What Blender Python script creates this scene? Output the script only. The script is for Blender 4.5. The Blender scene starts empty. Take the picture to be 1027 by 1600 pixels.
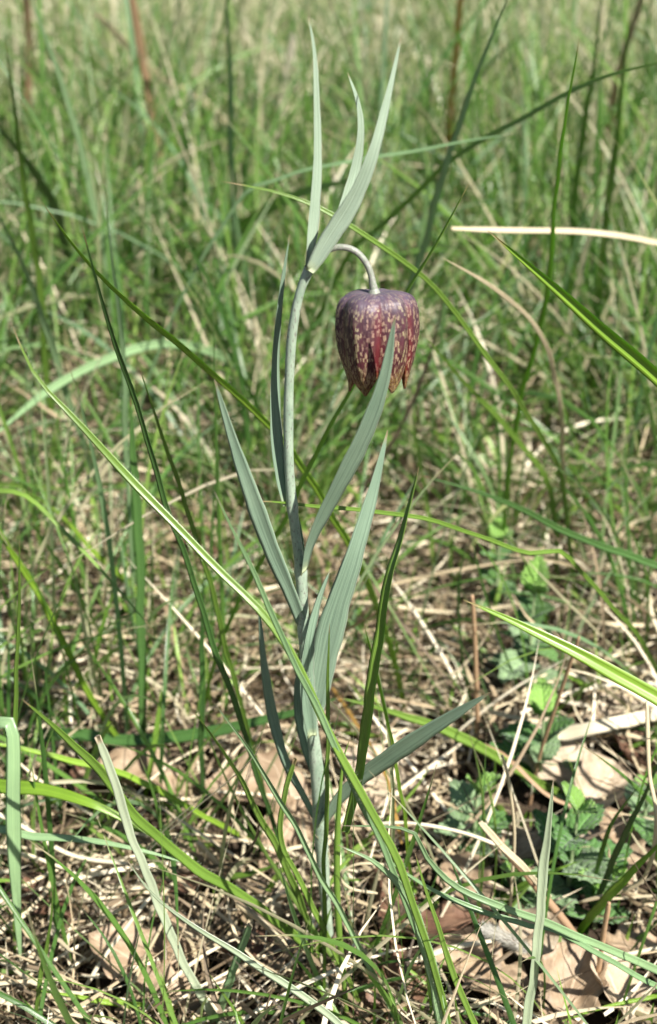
import bpy, math, random
import numpy as np
from mathutils import Vector, Matrix, Euler
from mathutils.bvhtree import BVHTree

random.seed(7)
RNG = np.random.default_rng(7)
S = bpy.context.scene
COL = S.collection
R = math.radians

# ------------------------------------------------------------------ camera
CAM = Vector((0.0, -0.3876, 0.42))
PITCH = 29.5
FPX = 800 / math.tan(R(19.0))          # focal length in pixels of the 1027x1600 photograph
cd = bpy.data.cameras.new('camera')
cam = bpy.data.objects.new('camera', cd)
COL.objects.link(cam)
cam.location = CAM
cam.rotation_euler = (R(90 - PITCH), 0, 0)
cd.sensor_fit = 'VERTICAL'
cd.sensor_height = 36
cd.sensor_width = 24
cd.lens = 18 / math.tan(R(19.0))
cd.clip_start = 0.01
cd.clip_end = 400
cd.dof.use_dof = True
cd.dof.focus_distance = 0.442
cd.dof.aperture_fstop = 13.5
cd.dof.aperture_blades = 7
S.camera = cam

# ------------------------------------------------------------------ light
SUN_DIR = Vector((0.50, -0.52, 0.80)).normalized()      # towards the sun
w = bpy.data.worlds.new('World')
S.world = w
w.use_nodes = True
nt = w.node_tree
nt.nodes.clear()
sky = nt.nodes.new('ShaderNodeTexSky')
sky.sky_type = 'NISHITA'
sky.sun_disc = False
sky.sun_elevation = math.asin(SUN_DIR.z)
sky.sun_rotation = math.atan2(SUN_DIR.x, SUN_DIR.y)
bg = nt.nodes.new('ShaderNodeBackground')
bg.inputs['Strength'].default_value = 0.05
wo = nt.nodes.new('ShaderNodeOutputWorld')
nt.links.new(sky.outputs[0], bg.inputs[0])
nt.links.new(bg.outputs[0], wo.inputs[0])
sl = bpy.data.lights.new('sun', 'SUN')
sl.energy = 5.0
sl.angle = R(0.53)
sl.color = (1.0, 0.955, 0.89)
so = bpy.data.objects.new('sun', sl)
COL.objects.link(so)
so.rotation_euler = SUN_DIR.to_track_quat('Z', 'Y').to_euler()
so.location = SUN_DIR * 5
S.view_settings.view_transform = 'Standard'
S.view_settings.look = 'None'
S.view_settings.gamma = 1
S.view_settings.exposure = 1.22
S.view_settings.use_curve_mapping = False
try:
    S.cycles.max_bounces = 8
    S.cycles.transmission_bounces = 6
    S.cycles.diffuse_bounces = 4
except Exception:
    pass

# ------------------------------------------------------------------ placing helpers
cp, sp_ = math.cos(R(PITCH)), math.sin(R(PITCH))
FWD = Vector((0, cp, -sp_))
UPV = Vector((0, sp_, cp))


def ray(px, py):
    return FWD + Vector((1, 0, 0)) * ((px - 513.5) / FPX) + UPV * ((800 - py) / FPX)


def at(px, py, Y):
    d = ray(px, py)
    return CAM + d * ((Y - CAM.y) / d.y)


def ground_at(px, py, z=0.004):
    d = ray(px, py)
    return CAM + d * ((z - CAM.z) / d.z)


def depth(p):
    return (p - CAM).dot(FWD)


def hgt(x, y):
    return (0.006 * np.sin(x * 17 + 1.3) * np.cos(y * 13 + .4) + 0.004 * np.sin(x * 41 + y * 29)
            + 0.002 * np.sin(x * 97 - y * 71 + 2) + 0.02 * np.sin(x * 1.7 + y * 2.3 + 1) * np.clip((y - .5) / 2, 0, 1))


# ------------------------------------------------------------------ materials
MATS = {}


class NT:
    def __init__(s, name):
        s.m = bpy.data.materials.new(name)
        s.m.use_nodes = True
        s.t = s.m.node_tree
        s.t.nodes.clear()
        s.out = s.n('ShaderNodeOutputMaterial')

    def n(s, typ, **kw):
        nd = s.t.nodes.new(typ)
        for k, v in kw.items():
            setattr(nd, k, v)
        return nd

    def l(s, a, b):
        s.t.links.new(a, b)

    def ramp(s, fac, stops, interp='LINEAR'):
        r = s.n('ShaderNodeValToRGB')
        r.color_ramp.interpolation = interp
        e = r.color_ramp.elements
        while len(e) < len(stops):
            e.new(0.5)
        for el, (p, c) in zip(e, stops):
            el.position = p
            el.color = (*c, 1) if len(c) == 3 else c
        s.l(fac, r.inputs[0])
        return r.outputs[0]

    def mix(s, fac, a, b, mode='MIX'):
        m = s.n('ShaderNodeMix', data_type='RGBA', blend_type=mode)
        for sock, v in ((m.inputs[0], fac), (m.inputs[6], a), (m.inputs[7], b)):
            if isinstance(v, (int, float)):
                sock.default_value = v
            elif isinstance(v, tuple):
                sock.default_value = (*v, 1) if len(v) == 3 else v
            else:
                s.l(v, sock)
        return m.outputs[2]

    def math(s, op, a, b=None):
        m = s.n('ShaderNodeMath', operation=op)
        for sock, v in ((m.inputs[0], a), (m.inputs[1], b)):
            if v is None:
                continue
            if isinstance(v, (int, float)):
                sock.default_value = v
            else:
                s.l(v, sock)
        return m.outputs[0]

    def uv(s):
        t = s.n('ShaderNodeTexCoord')
        sep = s.n('ShaderNodeSeparateXYZ')
        s.l(t.outputs['UV'], sep.inputs[0])
        return t.outputs['UV'], sep.outputs[0], sep.outputs[1]

    def scaled(s, vec, sc, loc=(0, 0, 0)):
        m = s.n('ShaderNodeMapping')
        m.inputs['Scale'].default_value = sc
        m.inputs['Location'].default_value = loc
        s.l(vec, m.inputs[0])
        return m.outputs[0]

    def noise(s, vec, scale, detail=3, rough=.55, col=False):
        n = s.n('ShaderNodeTexNoise')
        n.inputs['Scale'].default_value = scale
        n.inputs['Detail'].default_value = detail
        n.inputs['Roughness'].default_value = rough
        if vec is not None:
            s.l(vec, n.inputs['Vector'])
        return n.outputs[1 if col else 0]

    def finish(s, color, rough=.5, trans=0.0, tcol=None, bump=None, bstr=.3, bdist=.0005, spec=.5, sheen=0):
        p = s.n('ShaderNodeBsdfPrincipled')
        if isinstance(color, tuple):
            p.inputs['Base Color'].default_value = (*color, 1)
        else:
            s.l(color, p.inputs['Base Color'])
        if isinstance(rough, (int, float)):
            p.inputs['Roughness'].default_value = rough
        else:
            s.l(rough, p.inputs['Roughness'])
        p.inputs['Specular IOR Level'].default_value = spec
        if sheen:
            p.inputs['Sheen Weight'].default_value = sheen
            p.inputs['Sheen Roughness'].default_value = .5
        if bump is not None:
            b = s.n('ShaderNodeBump')
            b.inputs['Strength'].default_value = bstr
            b.inputs['Distance'].default_value = bdist
            s.l(bump, b.inputs['Height'])
            s.l(b.outputs[0], p.inputs['Normal'])
        if trans > 0:
            t = s.n('ShaderNodeBsdfTranslucent')
            if tcol is None:
                tcol = color
            if isinstance(tcol, tuple):
                t.inputs[0].default_value = (*tcol, 1)
            else:
                s.l(tcol, t.inputs[0])
            mx = s.n('ShaderNodeMixShader')
            mx.inputs[0].default_value = trans
            s.l(p.outputs[0], mx.inputs[1])
            s.l(t.outputs[0], mx.inputs[2])
            s.l(mx.outputs[0], s.out.inputs[0])
        else:
            s.l(p.outputs[0], s.out.inputs[0])
        return s.m


def blade_mat(name, c1, c2, tip=None, trans=.35, rough=.29, tboost=(1.08, 1.4, .75), stripe=.35, tip_at=.975, per_island=False, stops=None, spec=.6):
    """a grass blade: parallel veins along the UV's u, a drier tip, blotches"""
    k = NT(name)
    uv, u, v = k.uv()
    if per_island:
        g = k.n('ShaderNodeNewGeometry')
        rnd = g.outputs['Random Per Island']
    else:
        oi = k.n('ShaderNodeObjectInfo')
        rnd = oi.outputs['Random']
    if stops:
        base = k.ramp(rnd, stops)
    else:
        base = k.mix(rnd, c1, c2)
    tc = k.n('ShaderNodeTexCoord').outputs['Object']
    if not per_island:
        n1 = k.noise(tc, 60, 3)
        base = k.mix(k.math('MULTIPLY', k.math('SUBTRACT', n1, .35), 1.2), base, k.mix(.6, base, tuple(min(1, a * 1.5) for a in c2)))
    vein = k.n('ShaderNodeTexWave', wave_type='BANDS', bands_direction='X')
    vein.inputs['Scale'].default_value = 2.6
    vein.inputs['Distortion'].default_value = .6
    vein.inputs['Detail'].default_value = 1
    k.l(k.scaled(uv, (1, .3, 1)), vein.inputs[0])
    col = k.mix(k.math('MULTIPLY', vein.outputs['Fac'], stripe), base, k.mix(1.0, base, (1.45, 1.35, 1.3), 'MULTIPLY'))
    # the paler midrib
    mid = k.math('LESS_THAN', k.math('ABSOLUTE', k.math('SUBTRACT', u, .5)), .05)
    col = k.mix(k.math('MULTIPLY', mid, .18), col, k.mix(1.0, base, (1.8, 1.7, 1.6), 'MULTIPLY'))
    spk = k.noise(k.scaled(uv, (6, 160, 1)), 5, 2)
    col = k.mix(k.ramp(spk, [(.68, (0, 0, 0)), (.76, (.5, .5, .5))]), col, (.38, .40, .22))
    dmg = k.noise(k.scaled(uv, (4, 70, 1)), 1.2, 4, .7)
    col = k.mix(k.ramp(dmg, [(.66, (0, 0, 0)), (.72, (.7, .7, .7))]), col, (.26, .19, .09))
    if tip:
        tf = k.math('MULTIPLY', k.math('SUBTRACT', v, tip_at), 1 / (1 - tip_at + 1e-4))
        tf2 = k.ramp(k.math('ADD', tf, k.math('MULTIPLY', k.noise(k.scaled(uv, (3, 40, 1)), 2), .3)), [(.15, (0, 0, 0)), (.5, (1, 1, 1))])
        col = k.mix(tf2, col, tip)
    tcol = k.mix(1.0, col, (*tboost,), 'MULTIPLY')
    MATS[name] = k.finish(col, rough, trans, tcol, bump=vein.outputs['Fac'], bstr=.35, bdist=.0002, spec=spec)
    return MATS[name]


blade_mat('grass_green', (.115, .215, .03), (.17, .28, .05), tip=(.32, .24, .12))
blade_mat('grass_bright', (.18, .31, .03), (.25, .39, .05), tip=(.35, .28, .12), trans=.42)
blade_mat('grass_dark', (.05, .125, .03), (.08, .17, .045), tip=(.25, .14, .08))
blade_mat('grass_glaucous', (.15, .26, .115), (.22, .33, .17), tip=(.3, .26, .18), trans=.25, stripe=.5)
blade_mat('grass_pale', (.27, .34, .22), (.34, .40, .28), tip=(.45, .38, .26), trans=.2, stripe=.7)
blade_mat('dry_straw', (.38, .32, .20), (.48, .42, .28), trans=.12, rough=.55, tboost=(1, .85, .6), stripe=.5)
blade_mat('dry_cream', (.46, .42, .30), (.55, .51, .38), trans=.15, rough=.55, tboost=(1, .85, .6), stripe=.6)
blade_mat('dry_brown', (.22, .14, .08), (.32, .21, .12), trans=.08, rough=.6, tboost=(1, .8, .5), stripe=.6)
blade_mat('dry_ochre', (.45, .26, .06), (.52, .33, .09), trans=.25, rough=.5, tboost=(1, .85, .5))
G = lambda *a: a
blade_mat('meadow_grass', (.1, .2, .03), (.15, .25, .05), tip=(.38, .33, .2), tip_at=.88, per_island=True, trans=.4, stops=[
    (0, (.045, .11, .025)), (.2, (.08, .17, .035)), (.42, (.12, .23, .045)), (.60, (.18, .28, .06)), (.72, (.15, .25, .14)),
    (.82, (.26, .30, .15)), (.90, (.40, .36, .24)), (1, (.50, .44, .32))])
blade_mat('far_meadow_grass', (.1, .2, .03), (.15, .25, .05), tip=(.42, .38, .25), tip_at=.8, per_island=True, trans=.4, stops=[  # larger straw share; greens also desaturated, painting distance haze into the colour
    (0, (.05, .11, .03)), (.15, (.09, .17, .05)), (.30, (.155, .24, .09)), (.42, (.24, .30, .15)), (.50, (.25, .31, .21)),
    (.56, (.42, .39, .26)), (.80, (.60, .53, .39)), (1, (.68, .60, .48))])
blade_mat('litter_straw', (.4, .3, .2), (.5, .4, .3), per_island=True, trans=.10, rough=.6, tboost=(1, .8, .55), stripe=.6, stops=[
    (0, (.035, .024, .014)), (.25, (.11, .08, .045)), (.48, (.25, .19, .115)), (.68, (.42, .35, .22)), (.86, (.57, .51, .36)), (1, (.72, .67, .52))])
blade_mat('bright_seedling', (.1, .2, .03), (.15, .25, .05), per_island=True, trans=.4, stops=[
    (0, (.10, .20, .03)), (.5, (.18, .32, .05)), (1, (.26, .40, .08))])


def glaucous_leaf(name, c1, c2, trans=.16):
    k = NT(name)
    uv, u, v = k.uv()
    tc = k.n('ShaderNodeTexCoord').outputs['Object']
    bl = k.noise(tc, 55, 4)
    col = k.mix(k.ramp(bl, [(.3, (0, 0, 0)), (.7, (1, 1, 1))]), c1, c2)
    st = k.noise(k.scaled(uv, (26, .7, 1)), 1.5, 3)          # fine parallel veins
    col = k.mix(k.ramp(st, [(.40, (0, 0, 0)), (.66, (1, 1, 1))]), col, tuple(min(1, x * 1.5) for x in c2))
    wax = k.noise(k.scaled(uv, (9, 60, 1)), 4, 4, .7)        # rubbed waxy bloom
    col = k.mix(k.ramp(wax, [(.6, (0, 0, 0)), (.78, (.55, .55, .55))]), col, (.50, .55, .52))
    base_f = k.ramp(v, [(0, (.8, .8, .8)), (.05, (0, 0, 0))])
    col = k.mix(base_f, col, (.42, .46, .26))
    tip_f = k.ramp(v, [(.955, (0, 0, 0)), (.99, (.9, .9, .9))])
    col = k.mix(tip_f, col, (.30, .22, .12))
    edge = k.ramp(k.math('ABSOLUTE', k.math('SUBTRACT', u, .5)), [(.46, (0, 0, 0)), (.49, (.6, .6, .6))])
    col = k.mix(edge, col, (.48, .54, .42))
    MATS[name] = k.finish(col, .48, trans, k.mix(1.0, col, (.9, 1.25, .55), 'MULTIPLY'), bump=st, bstr=.5, bdist=.0003, spec=.4)


glaucous_leaf('fritillary_leaf', (.105, .170, .115), (.17, .24, .165))
glaucous_leaf('fritillary_bract', (.19, .26, .18), (.27, .34, .25))


def stem_mat():
    k = NT('fritillary_stem')
    tc = k.n('ShaderNodeTexCoord').outputs['Object']
    sp = k.n('ShaderNodeSeparateXYZ')
    k.l(tc, sp.inputs[0])
    n = k.noise(k.scaled(tc, (1, 1, .3)), 380, 4, .7)
    col = k.ramp(n, [(.3, (.17, .24, .17)), (.55, (.27, .34, .25)), (.75, (.36, .42, .33))])
    mot = k.noise(k.scaled(tc, (1, 1, .6)), 1500, 2, .6)
    col = k.mix(k.ramp(mot, [(.56, (0, 0, 0)), (.66, (.7, .7, .7))]), col, (.13, .10, .10))
    MATS['fritillary_stem'] = k.finish(col, .5, bump=n, bstr=.3, bdist=.0002)
    k = NT('fritillary_pedicel')
    tc = k.n('ShaderNodeTexCoord').outputs['Object']
    n = k.noise(tc, 1400, 4, .7)
    col = k.ramp(n, [(.3, (.13, .15, .11)), (.5, (.20, .22, .17)), (.72, (.29, .28, .26))])
    mot = k.noise(tc, 2300, 2, .6)
    col = k.mix(k.ramp(mot, [(.56, (0, 0, 0)), (.66, (.8, .8, .8))]), col, (.16, .10, .13))
    MATS['fritillary_pedicel'] = k.finish(col, .5, bump=n, bstr=.3, bdist=.0002)


stem_mat()


def tepal_mat():
    k = NT('chequered_tepal')
    uv, u, v = k.uv()
    oi = k.n('ShaderNodeObjectInfo').outputs['Random']
    off = k.n('ShaderNodeVectorMath', operation='ADD')
    cmb = k.n('ShaderNodeCombineXYZ')
    k.l(k.math('MULTIPLY', oi, 37.0), cmb.inputs[0])
    k.l(k.math('MULTIPLY', oi, 11.0), cmb.inputs[1])
    wob = k.n('ShaderNodeVectorMath', operation='SCALE')
    wob.inputs['Scale'].default_value = .06
    k.l(k.noise(uv, 22, 3, col=True), wob.inputs[0])
    ad = k.n('ShaderNodeVectorMath', operation='ADD')
    k.l(uv, ad.inputs[0])
    k.l(wob.outputs[0], ad.inputs[1])
    vec = k.scaled(ad.outputs[0], (20, 27, 1))
    k.l(vec, off.inputs[0])
    k.l(cmb.outputs[0], off.inputs[1])
    vo = k.n('ShaderNodeTexVoronoi', distance='CHEBYCHEV')
    vo.inputs['Scale'].default_value = 1.0
    vo.inputs['Randomness'].default_value = .8
    k.l(off.outputs[0], vo.inputs['Vector'])
    sep = k.n('ShaderNodeSeparateColor')
    k.l(vo.outputs['Color'], sep.inputs[0])
    cell = sep.outputs[0]
    dist = vo.outputs['Distance']
    # a pale spot sits in about half of the cells and is smaller than its cell
    strength = k.math('MULTIPLY', k.ramp(k.math('ADD', cell, k.math('MULTIPLY', k.math('SUBTRACT', k.noise(k.scaled(uv, (5, 4, 1)), 1.3, 2), .5), 1.3)), [(.16, (0, 0, 0)), (.46, (1, 1, 1))]), k.ramp(dist, [(.30, (1, 1, 1)), (.50, (0, 0, 0))]))
    n = k.noise(k.scaled(uv, (3, 3, 1)), 2.5, 3)
    ground = k.ramp(n, [(.25, (.028, .009, .012)), (.5, (.062, .014, .018)), (.75, (.125, .034, .042))])
    au = k.math('ABSOLUTE', k.math('SUBTRACT', u, .5))
    spot = k.ramp(n, [(.3, (.33, .16, .15)), (.5, (.40, .27, .18)), (.7, (.46, .40, .20))])
    midband = k.ramp(au, [(.02, (1, 1, 1)), (.16, (0, 0, 0))])
    spot = k.mix(k.math('MULTIPLY', midband, .6), spot, (.42, .43, .20))
    fade = k.ramp(v, [(.0, (.35, .35, .35)), (.4, (.85, .85, .85)), (1, (.8, .8, .8))])
    col = k.mix(k.math('MULTIPLY', strength, fade), ground, spot)
    # small secondary speckles
    vs = k.n('ShaderNodeTexVoronoi')
    vs.inputs['Scale'].default_value = 2.4
    k.l(off.outputs[0], vs.inputs['Vector'])
    sp2 = k.ramp(vs.outputs['Distance'], [(.12, (.3, .3, .3)), (.24, (0, 0, 0))])
    col = k.mix(sp2, col, (.38, .21, .19))
    edge = k.math('MULTIPLY', k.ramp(au, [(.34, (0, 0, 0)), (.45, (.55, .55, .55))]), k.ramp(v, [(.12, (0, 0, 0)), (.3, (1, 1, 1))]))
    col = k.mix(k.math('MULTIPLY', edge, k.math('SUBTRACT', 1.0, k.math('MULTIPLY', strength, .7))), col, (.17, .012, .010))
    # blue grey waxy bloom over the shoulder of the bell
    bloomn = k.noise(k.scaled(uv, (5, 5, 1)), 2, 3)
    bl = k.math('MULTIPLY', k.ramp(v, [(.0, (.75, .75, .75)), (.22, (.5, .5, .5)), (.42, (.14, .14, .14)), (.8, (.0, .0, .0))]),
                k.ramp(bloomn, [(.25, (.5, .5, .5)), (.7, (1, 1, 1))]))
    col = k.mix(bl, col, (.22, .21, .28))
    # yellow green rim towards the tip
    rim = k.math('MULTIPLY', k.ramp(v, [(.78, (0, 0, 0)), (.98, (1, 1, 1))]), k.ramp(k.noise(k.scaled(uv, (20, 30, 1)), 1, 2), [(.45, (0, 0, 0)), (.6, (.8, .8, .8))]))
    col = k.mix(rim, col, (.50, .36, .10))
    ribs = k.noise(k.scaled(uv, (14, .8, 1)), 2, 2)
    rb = k.math('ADD', k.math('MULTIPLY', ribs, .7), k.math('MULTIPLY', strength, .15))
    tcol = k.mix(strength, (.30, .028, .022), (.8, .42, .14))
    MATS['chequered_tepal'] = k.finish(col, .40, .36, tcol, bump=rb, bstr=.45, bdist=.0006, spec=.4)


tepal_mat()


def simple(name, c1, c2, scale, rough=.6, trans=0, bstr=.3, bdist=.0005, tboost=(1, 1, .6)):
    k = NT(name)
    tc = k.n('ShaderNodeTexCoord').outputs['Object']
    n = k.noise(tc, scale, 4, .6)
    col = k.ramp(n, [(.3, c1), (.7, c2)])
    MATS[name] = k.finish(col, rough, trans, k.mix(1.0, col, tboost, 'MULTIPLY'), bump=n, bstr=bstr, bdist=bdist)


simple('stamen_yellow', (.45, .38, .10), (.6, .5, .2), 500)
simple('seed_hair', (.5, .48, .46), (.75, .73, .7), 300, .5, .3)
simple('seed_core', (.12, .08, .06), (.3, .2, .12), 400)
simple('herb_stem', (.16, .22, .10), (.28, .34, .18), 300)
simple('leaf_hair', (.45, .52, .35), (.6, .65, .5), 300, .4, .5)
simple('pebble', (.10, .08, .06), (.26, .22, .18), 300, .8)


def herb_leaf_mat(name, dark, light):
    k = NT(name)
    uv, u, v = k.uv()
    oi = k.n('ShaderNodeObjectInfo').outputs['Random']
    au = k.math('ABSOLUTE', k.math('SUBTRACT', u, .5))
    ph = k.math('SUBTRACT', k.math('MULTIPLY', v, 6.5), k.math('MULTIPLY', au, 5.0))
    vein = k.math('POWER', k.math('ABSOLUTE', k.math('SINE', k.math('MULTIPLY', ph, math.pi))), .5)
    mid = k.ramp(au, [(.0, (0, 0, 0)), (.05, (1, 1, 1))])
    relief = k.math('MULTIPLY', vein, mid)
    base = k.mix(oi, dark, light)
    fuzz = k.noise(k.scaled(uv, (20, 30, 1)), 3, 4, .7)
    col = k.mix(k.math('MULTIPLY', k.math('SUBTRACT', 1.0, relief), .55), base, tuple(min(1, x * 1.9 + .04) for x in light))
    col = k.mix(k.ramp(fuzz, [(.5, (0, 0, 0)), (.75, (.5, .5, .5))]), col, (.30, .38, .28))
    MATS[name] = k.finish(col, .6, .3, k.mix(1.0, col, (1.2, 1.6, .4), 'MULTIPLY'), bump=relief, bstr=.8, bdist=.0008, spec=.3, sheen=.3)


herb_leaf_mat('herb_leaf', (.045, .135, .02), (.09, .21, .035))
herb_leaf_mat('herb_leaf_grey', (.14, .23, .09), (.21, .31, .15))
herb_leaf_mat('herb_leaf_young', (.14, .28, .03), (.20, .36, .06))


def oak_mat(name, c1, c2, c3):
    k = NT(name)
    uv, u, v = k.uv()
    au = k.math('ABSOLUTE', k.math('SUBTRACT', u, .5))
    ph = k.math('SUBTRACT', k.math('MULTIPLY', v, 7.0), k.math('MULTIPLY', au, 6.0))
    fr = k.math('ABSOLUTE', k.math('SUBTRACT', k.math('FRACT', ph), .5))
    vein = k.ramp(fr, [(.0, (1, 1, 1)), (.07, (0, 0, 0))])
    mid = k.ramp(au, [(.012, (1, 1, 1)), (.03, (0, 0, 0))])
    vv = k.math('MAXIMUM', vein, mid)
    tc = k.n('ShaderNodeTexCoord').outputs['Object']
    n = k.noise(tc, 90, 5, .65)
    col = k.ramp(n, [(.28, c1), (.5, c2), (.74, c3)])
    col = k.mix(k.math('MULTIPLY', vv, .45), col, tuple(min(1, x * 1.25) for x in c3))
    sp = k.noise(tc, 900, 3, .7)
    col = k.mix(k.ramp(sp, [(.62, (0, 0, 0)), (.72, (.6, .6, .6))]), col, tuple(x * .4 for x in c1))
    bl = k.noise(tc, 160, 2, .5)
    col = k.mix(k.ramp(bl, [(.62, (0, 0, 0)), (.7, (.55, .55, .55))]), col, tuple(x * .55 for x in c1))
    h = k.math('ADD', k.math('MULTIPLY', vv, .6), k.math('MULTIPLY', n, .8))
    MATS[name] = k.finish(col, .55, .18, k.mix(1.0, col, (1.1, .7, .4), 'MULTIPLY'), bump=h, bstr=.5, bdist=.0006, spec=.4)


oak_mat('oak_pale', (.27, .19, .12), (.46, .37, .26), (.62, .54, .41))
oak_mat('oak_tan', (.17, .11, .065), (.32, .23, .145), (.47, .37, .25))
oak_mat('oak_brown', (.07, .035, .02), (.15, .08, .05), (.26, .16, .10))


def soil_mat():
    k = NT('meadow_soil')
    tc = k.n('ShaderNodeTexCoord').outputs['Object']
    n = k.noise(tc, 45, 8, .7)
    col = k.ramp(n, [(.3, (.020, .013, .008)), (.5, (.05, .034, .022)), (.7, (.11, .08, .055))])
    far = k.n('ShaderNodeSeparateXYZ')
    k.l(tc, far.inputs[0])
    d = k.math('MULTIPLY', k.math('SUBTRACT', far.outputs[1], 1.4), .35)
    n2 = k.noise(k.scaled(tc, (1, .5, 1)), 14, 6, .7)
    g = k.ramp(n2, [(.3, (.11, .16, .05)), (.52, (.22, .24, .10)), (.7, (.38, .34, .20))])
    col = k.mix(k.ramp(d, [(0, (0, 0, 0)), (.8, (1, 1, 1))]), col, g)
    MATS['meadow_soil'] = k.finish(col, .9, bump=n, bstr=1, bdist=.006, spec=.2)


soil_mat()


# ------------------------------------------------------------------ object helpers
def tag(o, label=None, cat=None, group=None, kind=None):
    if label:
        o['label'] = label
    if cat:
        o['category'] = cat
    if group:
        o['group'] = group
    if kind:
        o['kind'] = kind
    return o


def link(name, me, mat=None, parent=None, smooth=True):
    if mat is not None and not me.materials:
        me.materials.append(MATS[mat] if isinstance(mat, str) else mat)
    if smooth and len(me.polygons):
        me.polygons.foreach_set('use_smooth', np.ones(len(me.polygons), bool))
    o = bpy.data.objects.new(name, me)
    COL.objects.link(o)
    if parent is not None:
        o.parent = parent
        if parent.parent is None and parent.type == 'EMPTY':
            pass
    return o


def mesh_np(name, verts, quads, uvs=None):
    """verts (N,3), quads (M,4) arrays, uvs per vertex (N,2)"""
    me = bpy.data.meshes.new(name)
    verts = np.asarray(verts, np.float32)
    quads = np.asarray(quads, np.int32)
    me.vertices.add(len(verts))
    me.vertices.foreach_set('co', verts.ravel())
    me.loops.add(quads.size)
    me.loops.foreach_set('vertex_index', quads.ravel())
    me.polygons.add(len(quads))
    me.polygons.foreach_set('loop_start', np.arange(0, quads.size, quads.shape[1], dtype=np.int32))
    me.polygons.foreach_set('loop_total', np.full(len(quads), quads.shape[1], np.int32))
    if uvs is not None:
        uvl = me.uv_layers.new(name='UVMap')
        uvl.data.foreach_set('uv', np.asarray(uvs, np.float32)[quads.ravel()].ravel())
    me.update(calc_edges=True)
    me.validate()
    return me


def spline(pts, n):
    """centripetal-ish Catmull-Rom through 3D points, resampled evenly to n points"""
    P = np.array([list(p) for p in pts], float)
    if len(P) == 2:
        t = np.linspace(0, 1, n)[:, None]
        return P[0] * (1 - t) + P[1] * t
    E = np.vstack([2 * P[0] - P[1], P, 2 * P[-1] - P[-2]])
    out = []
    for i in range(1, len(E) - 2):
        p0, p1, p2, p3 = E[i - 1:i + 3]
        t = np.linspace(0, 1, 16, endpoint=False)[:, None]
        out.append(.5 * ((2 * p1) + (-p0 + p2) * t + (2 * p0 - 5 * p1 + 4 * p2 - p3) * t ** 2 + (-p0 + 3 * p1 - 3 * p2 + p3) * t ** 3))
    out.append(E[-2][None])
    Q = np.vstack(out)
    d = np.r_[0, np.cumsum(np.linalg.norm(np.diff(Q, axis=0), axis=1))]
    s = np.linspace(0, d[-1], n)
    return np.stack([np.interp(s, d, Q[:, k]) for k in range(3)], 1)


def frames(Q, face):
    """tangent, side and normal along a path; normals lean to the point or direction 'face'"""
    T = np.gradient(Q, axis=0)
    T /= np.linalg.norm(T, axis=1)[:, None] + 1e-12
    F = np.array(face, float) - Q
    F /= np.linalg.norm(F, axis=1)[:, None]
    Sd = np.cross(T, F)
    nn = np.linalg.norm(Sd, axis=1)[:, None]
    Sd = Sd / (nn + 1e-9)
    for i in range(1, len(Sd)):
        if np.dot(Sd[i], Sd[i - 1]) < 0:
            Sd[i] *= -1
    N = np.cross(Sd, T)
    return T, Sd, N


SEC_S = np.array([-1, -.55, 0, .55, 1, .55, 0, -.55])


def ribbon(name, Q, W, roll=0.0, roll2=None, fold=.25, thick=.0003, face=None, wave=0.0, ell=0.0):
    """closed blade: W half widths along Q, V/U fold, real thickness; ell > 0 makes a round straw"""
    face = face if face is not None else CAM
    T, Sd, N = frames(Q, face)
    n = len(Q)
    roll2 = roll if roll2 is None else roll2
    a = np.linspace(R(roll), R(roll2), n)[:, None] + wave * np.sin(np.linspace(0, 9, n))[:, None]
    S2 = Sd * np.cos(a) + N * np.sin(a)
    N2 = -Sd * np.sin(a) + N * np.cos(a)
    W = np.asarray(W)[:, None]
    V = np.zeros((n, 8, 3))
    for j, s in enumerate(SEC_S):
        if ell > 0:
            an = math.pi - j * math.pi / 4
            V[:, j] = Q + S2 * (math.cos(an) * W) + N2 * (math.sin(an) * W * ell)
        else:
            lower = j > 4
            h = fold * (abs(s) ** 1.4) * W - fold * .5 * W
            tk = np.minimum(thick, W * .5) if lower else 0
            V[:, j] = Q + S2 * (s * W) + N2 * (h - tk)
    verts = V.reshape(-1, 3)
    i = np.arange(n - 1)[:, None] * 8
    j = np.arange(8)[None]
    j2 = (j + 1) % 8
    quads = np.stack([i + j, i + j2, i + 8 + j2, i + 8 + j], -1).reshape(-1, 4)
    cap0 = np.array([[0, 7, 6, 5], [0, 5, 4, 1], [1, 4, 3, 2]])[:, ::1]
    cap1 = cap0[:, ::-1] + (n - 1) * 8
    quads = np.vstack([quads, cap0, cap1])
    vv = np.repeat(np.linspace(0, 1, n), 8)
    uu = np.tile((SEC_S + 1) / 2, n)
    return mesh_np(name, verts, quads, np.stack([uu, vv], 1)), (Q, S2, N2, W[:, 0])


def tube(name, Q, Rr, sides=12, cap=True):
    T, Sd, N = frames(np.asarray(Q), CAM)
    n = len(Q)
    an = np.linspace(0, 2 * math.pi, sides, endpoint=False)
    Rr = np.asarray(Rr)[:, None, None]
    V = Q[:, None] + (Sd[:, None] * np.cos(an)[None, :, None] + N[:, None] * np.sin(an)[None, :, None]) * Rr
    verts = V.reshape(-1, 3)
    i = np.arange(n - 1)[:, None] * sides
    j = np.arange(sides)[None]
    j2 = (j + 1) % sides
    quads = np.stack([i + j, i + j2, i + sides + j2, i + sides + j], -1).reshape(-1, 4)
    uv = np.stack([np.tile(np.arange(sides) / sides, n), np.repeat(np.linspace(0, 1, n), sides)], 1)
    return mesh_np(name, verts, quads, uv)


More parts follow.
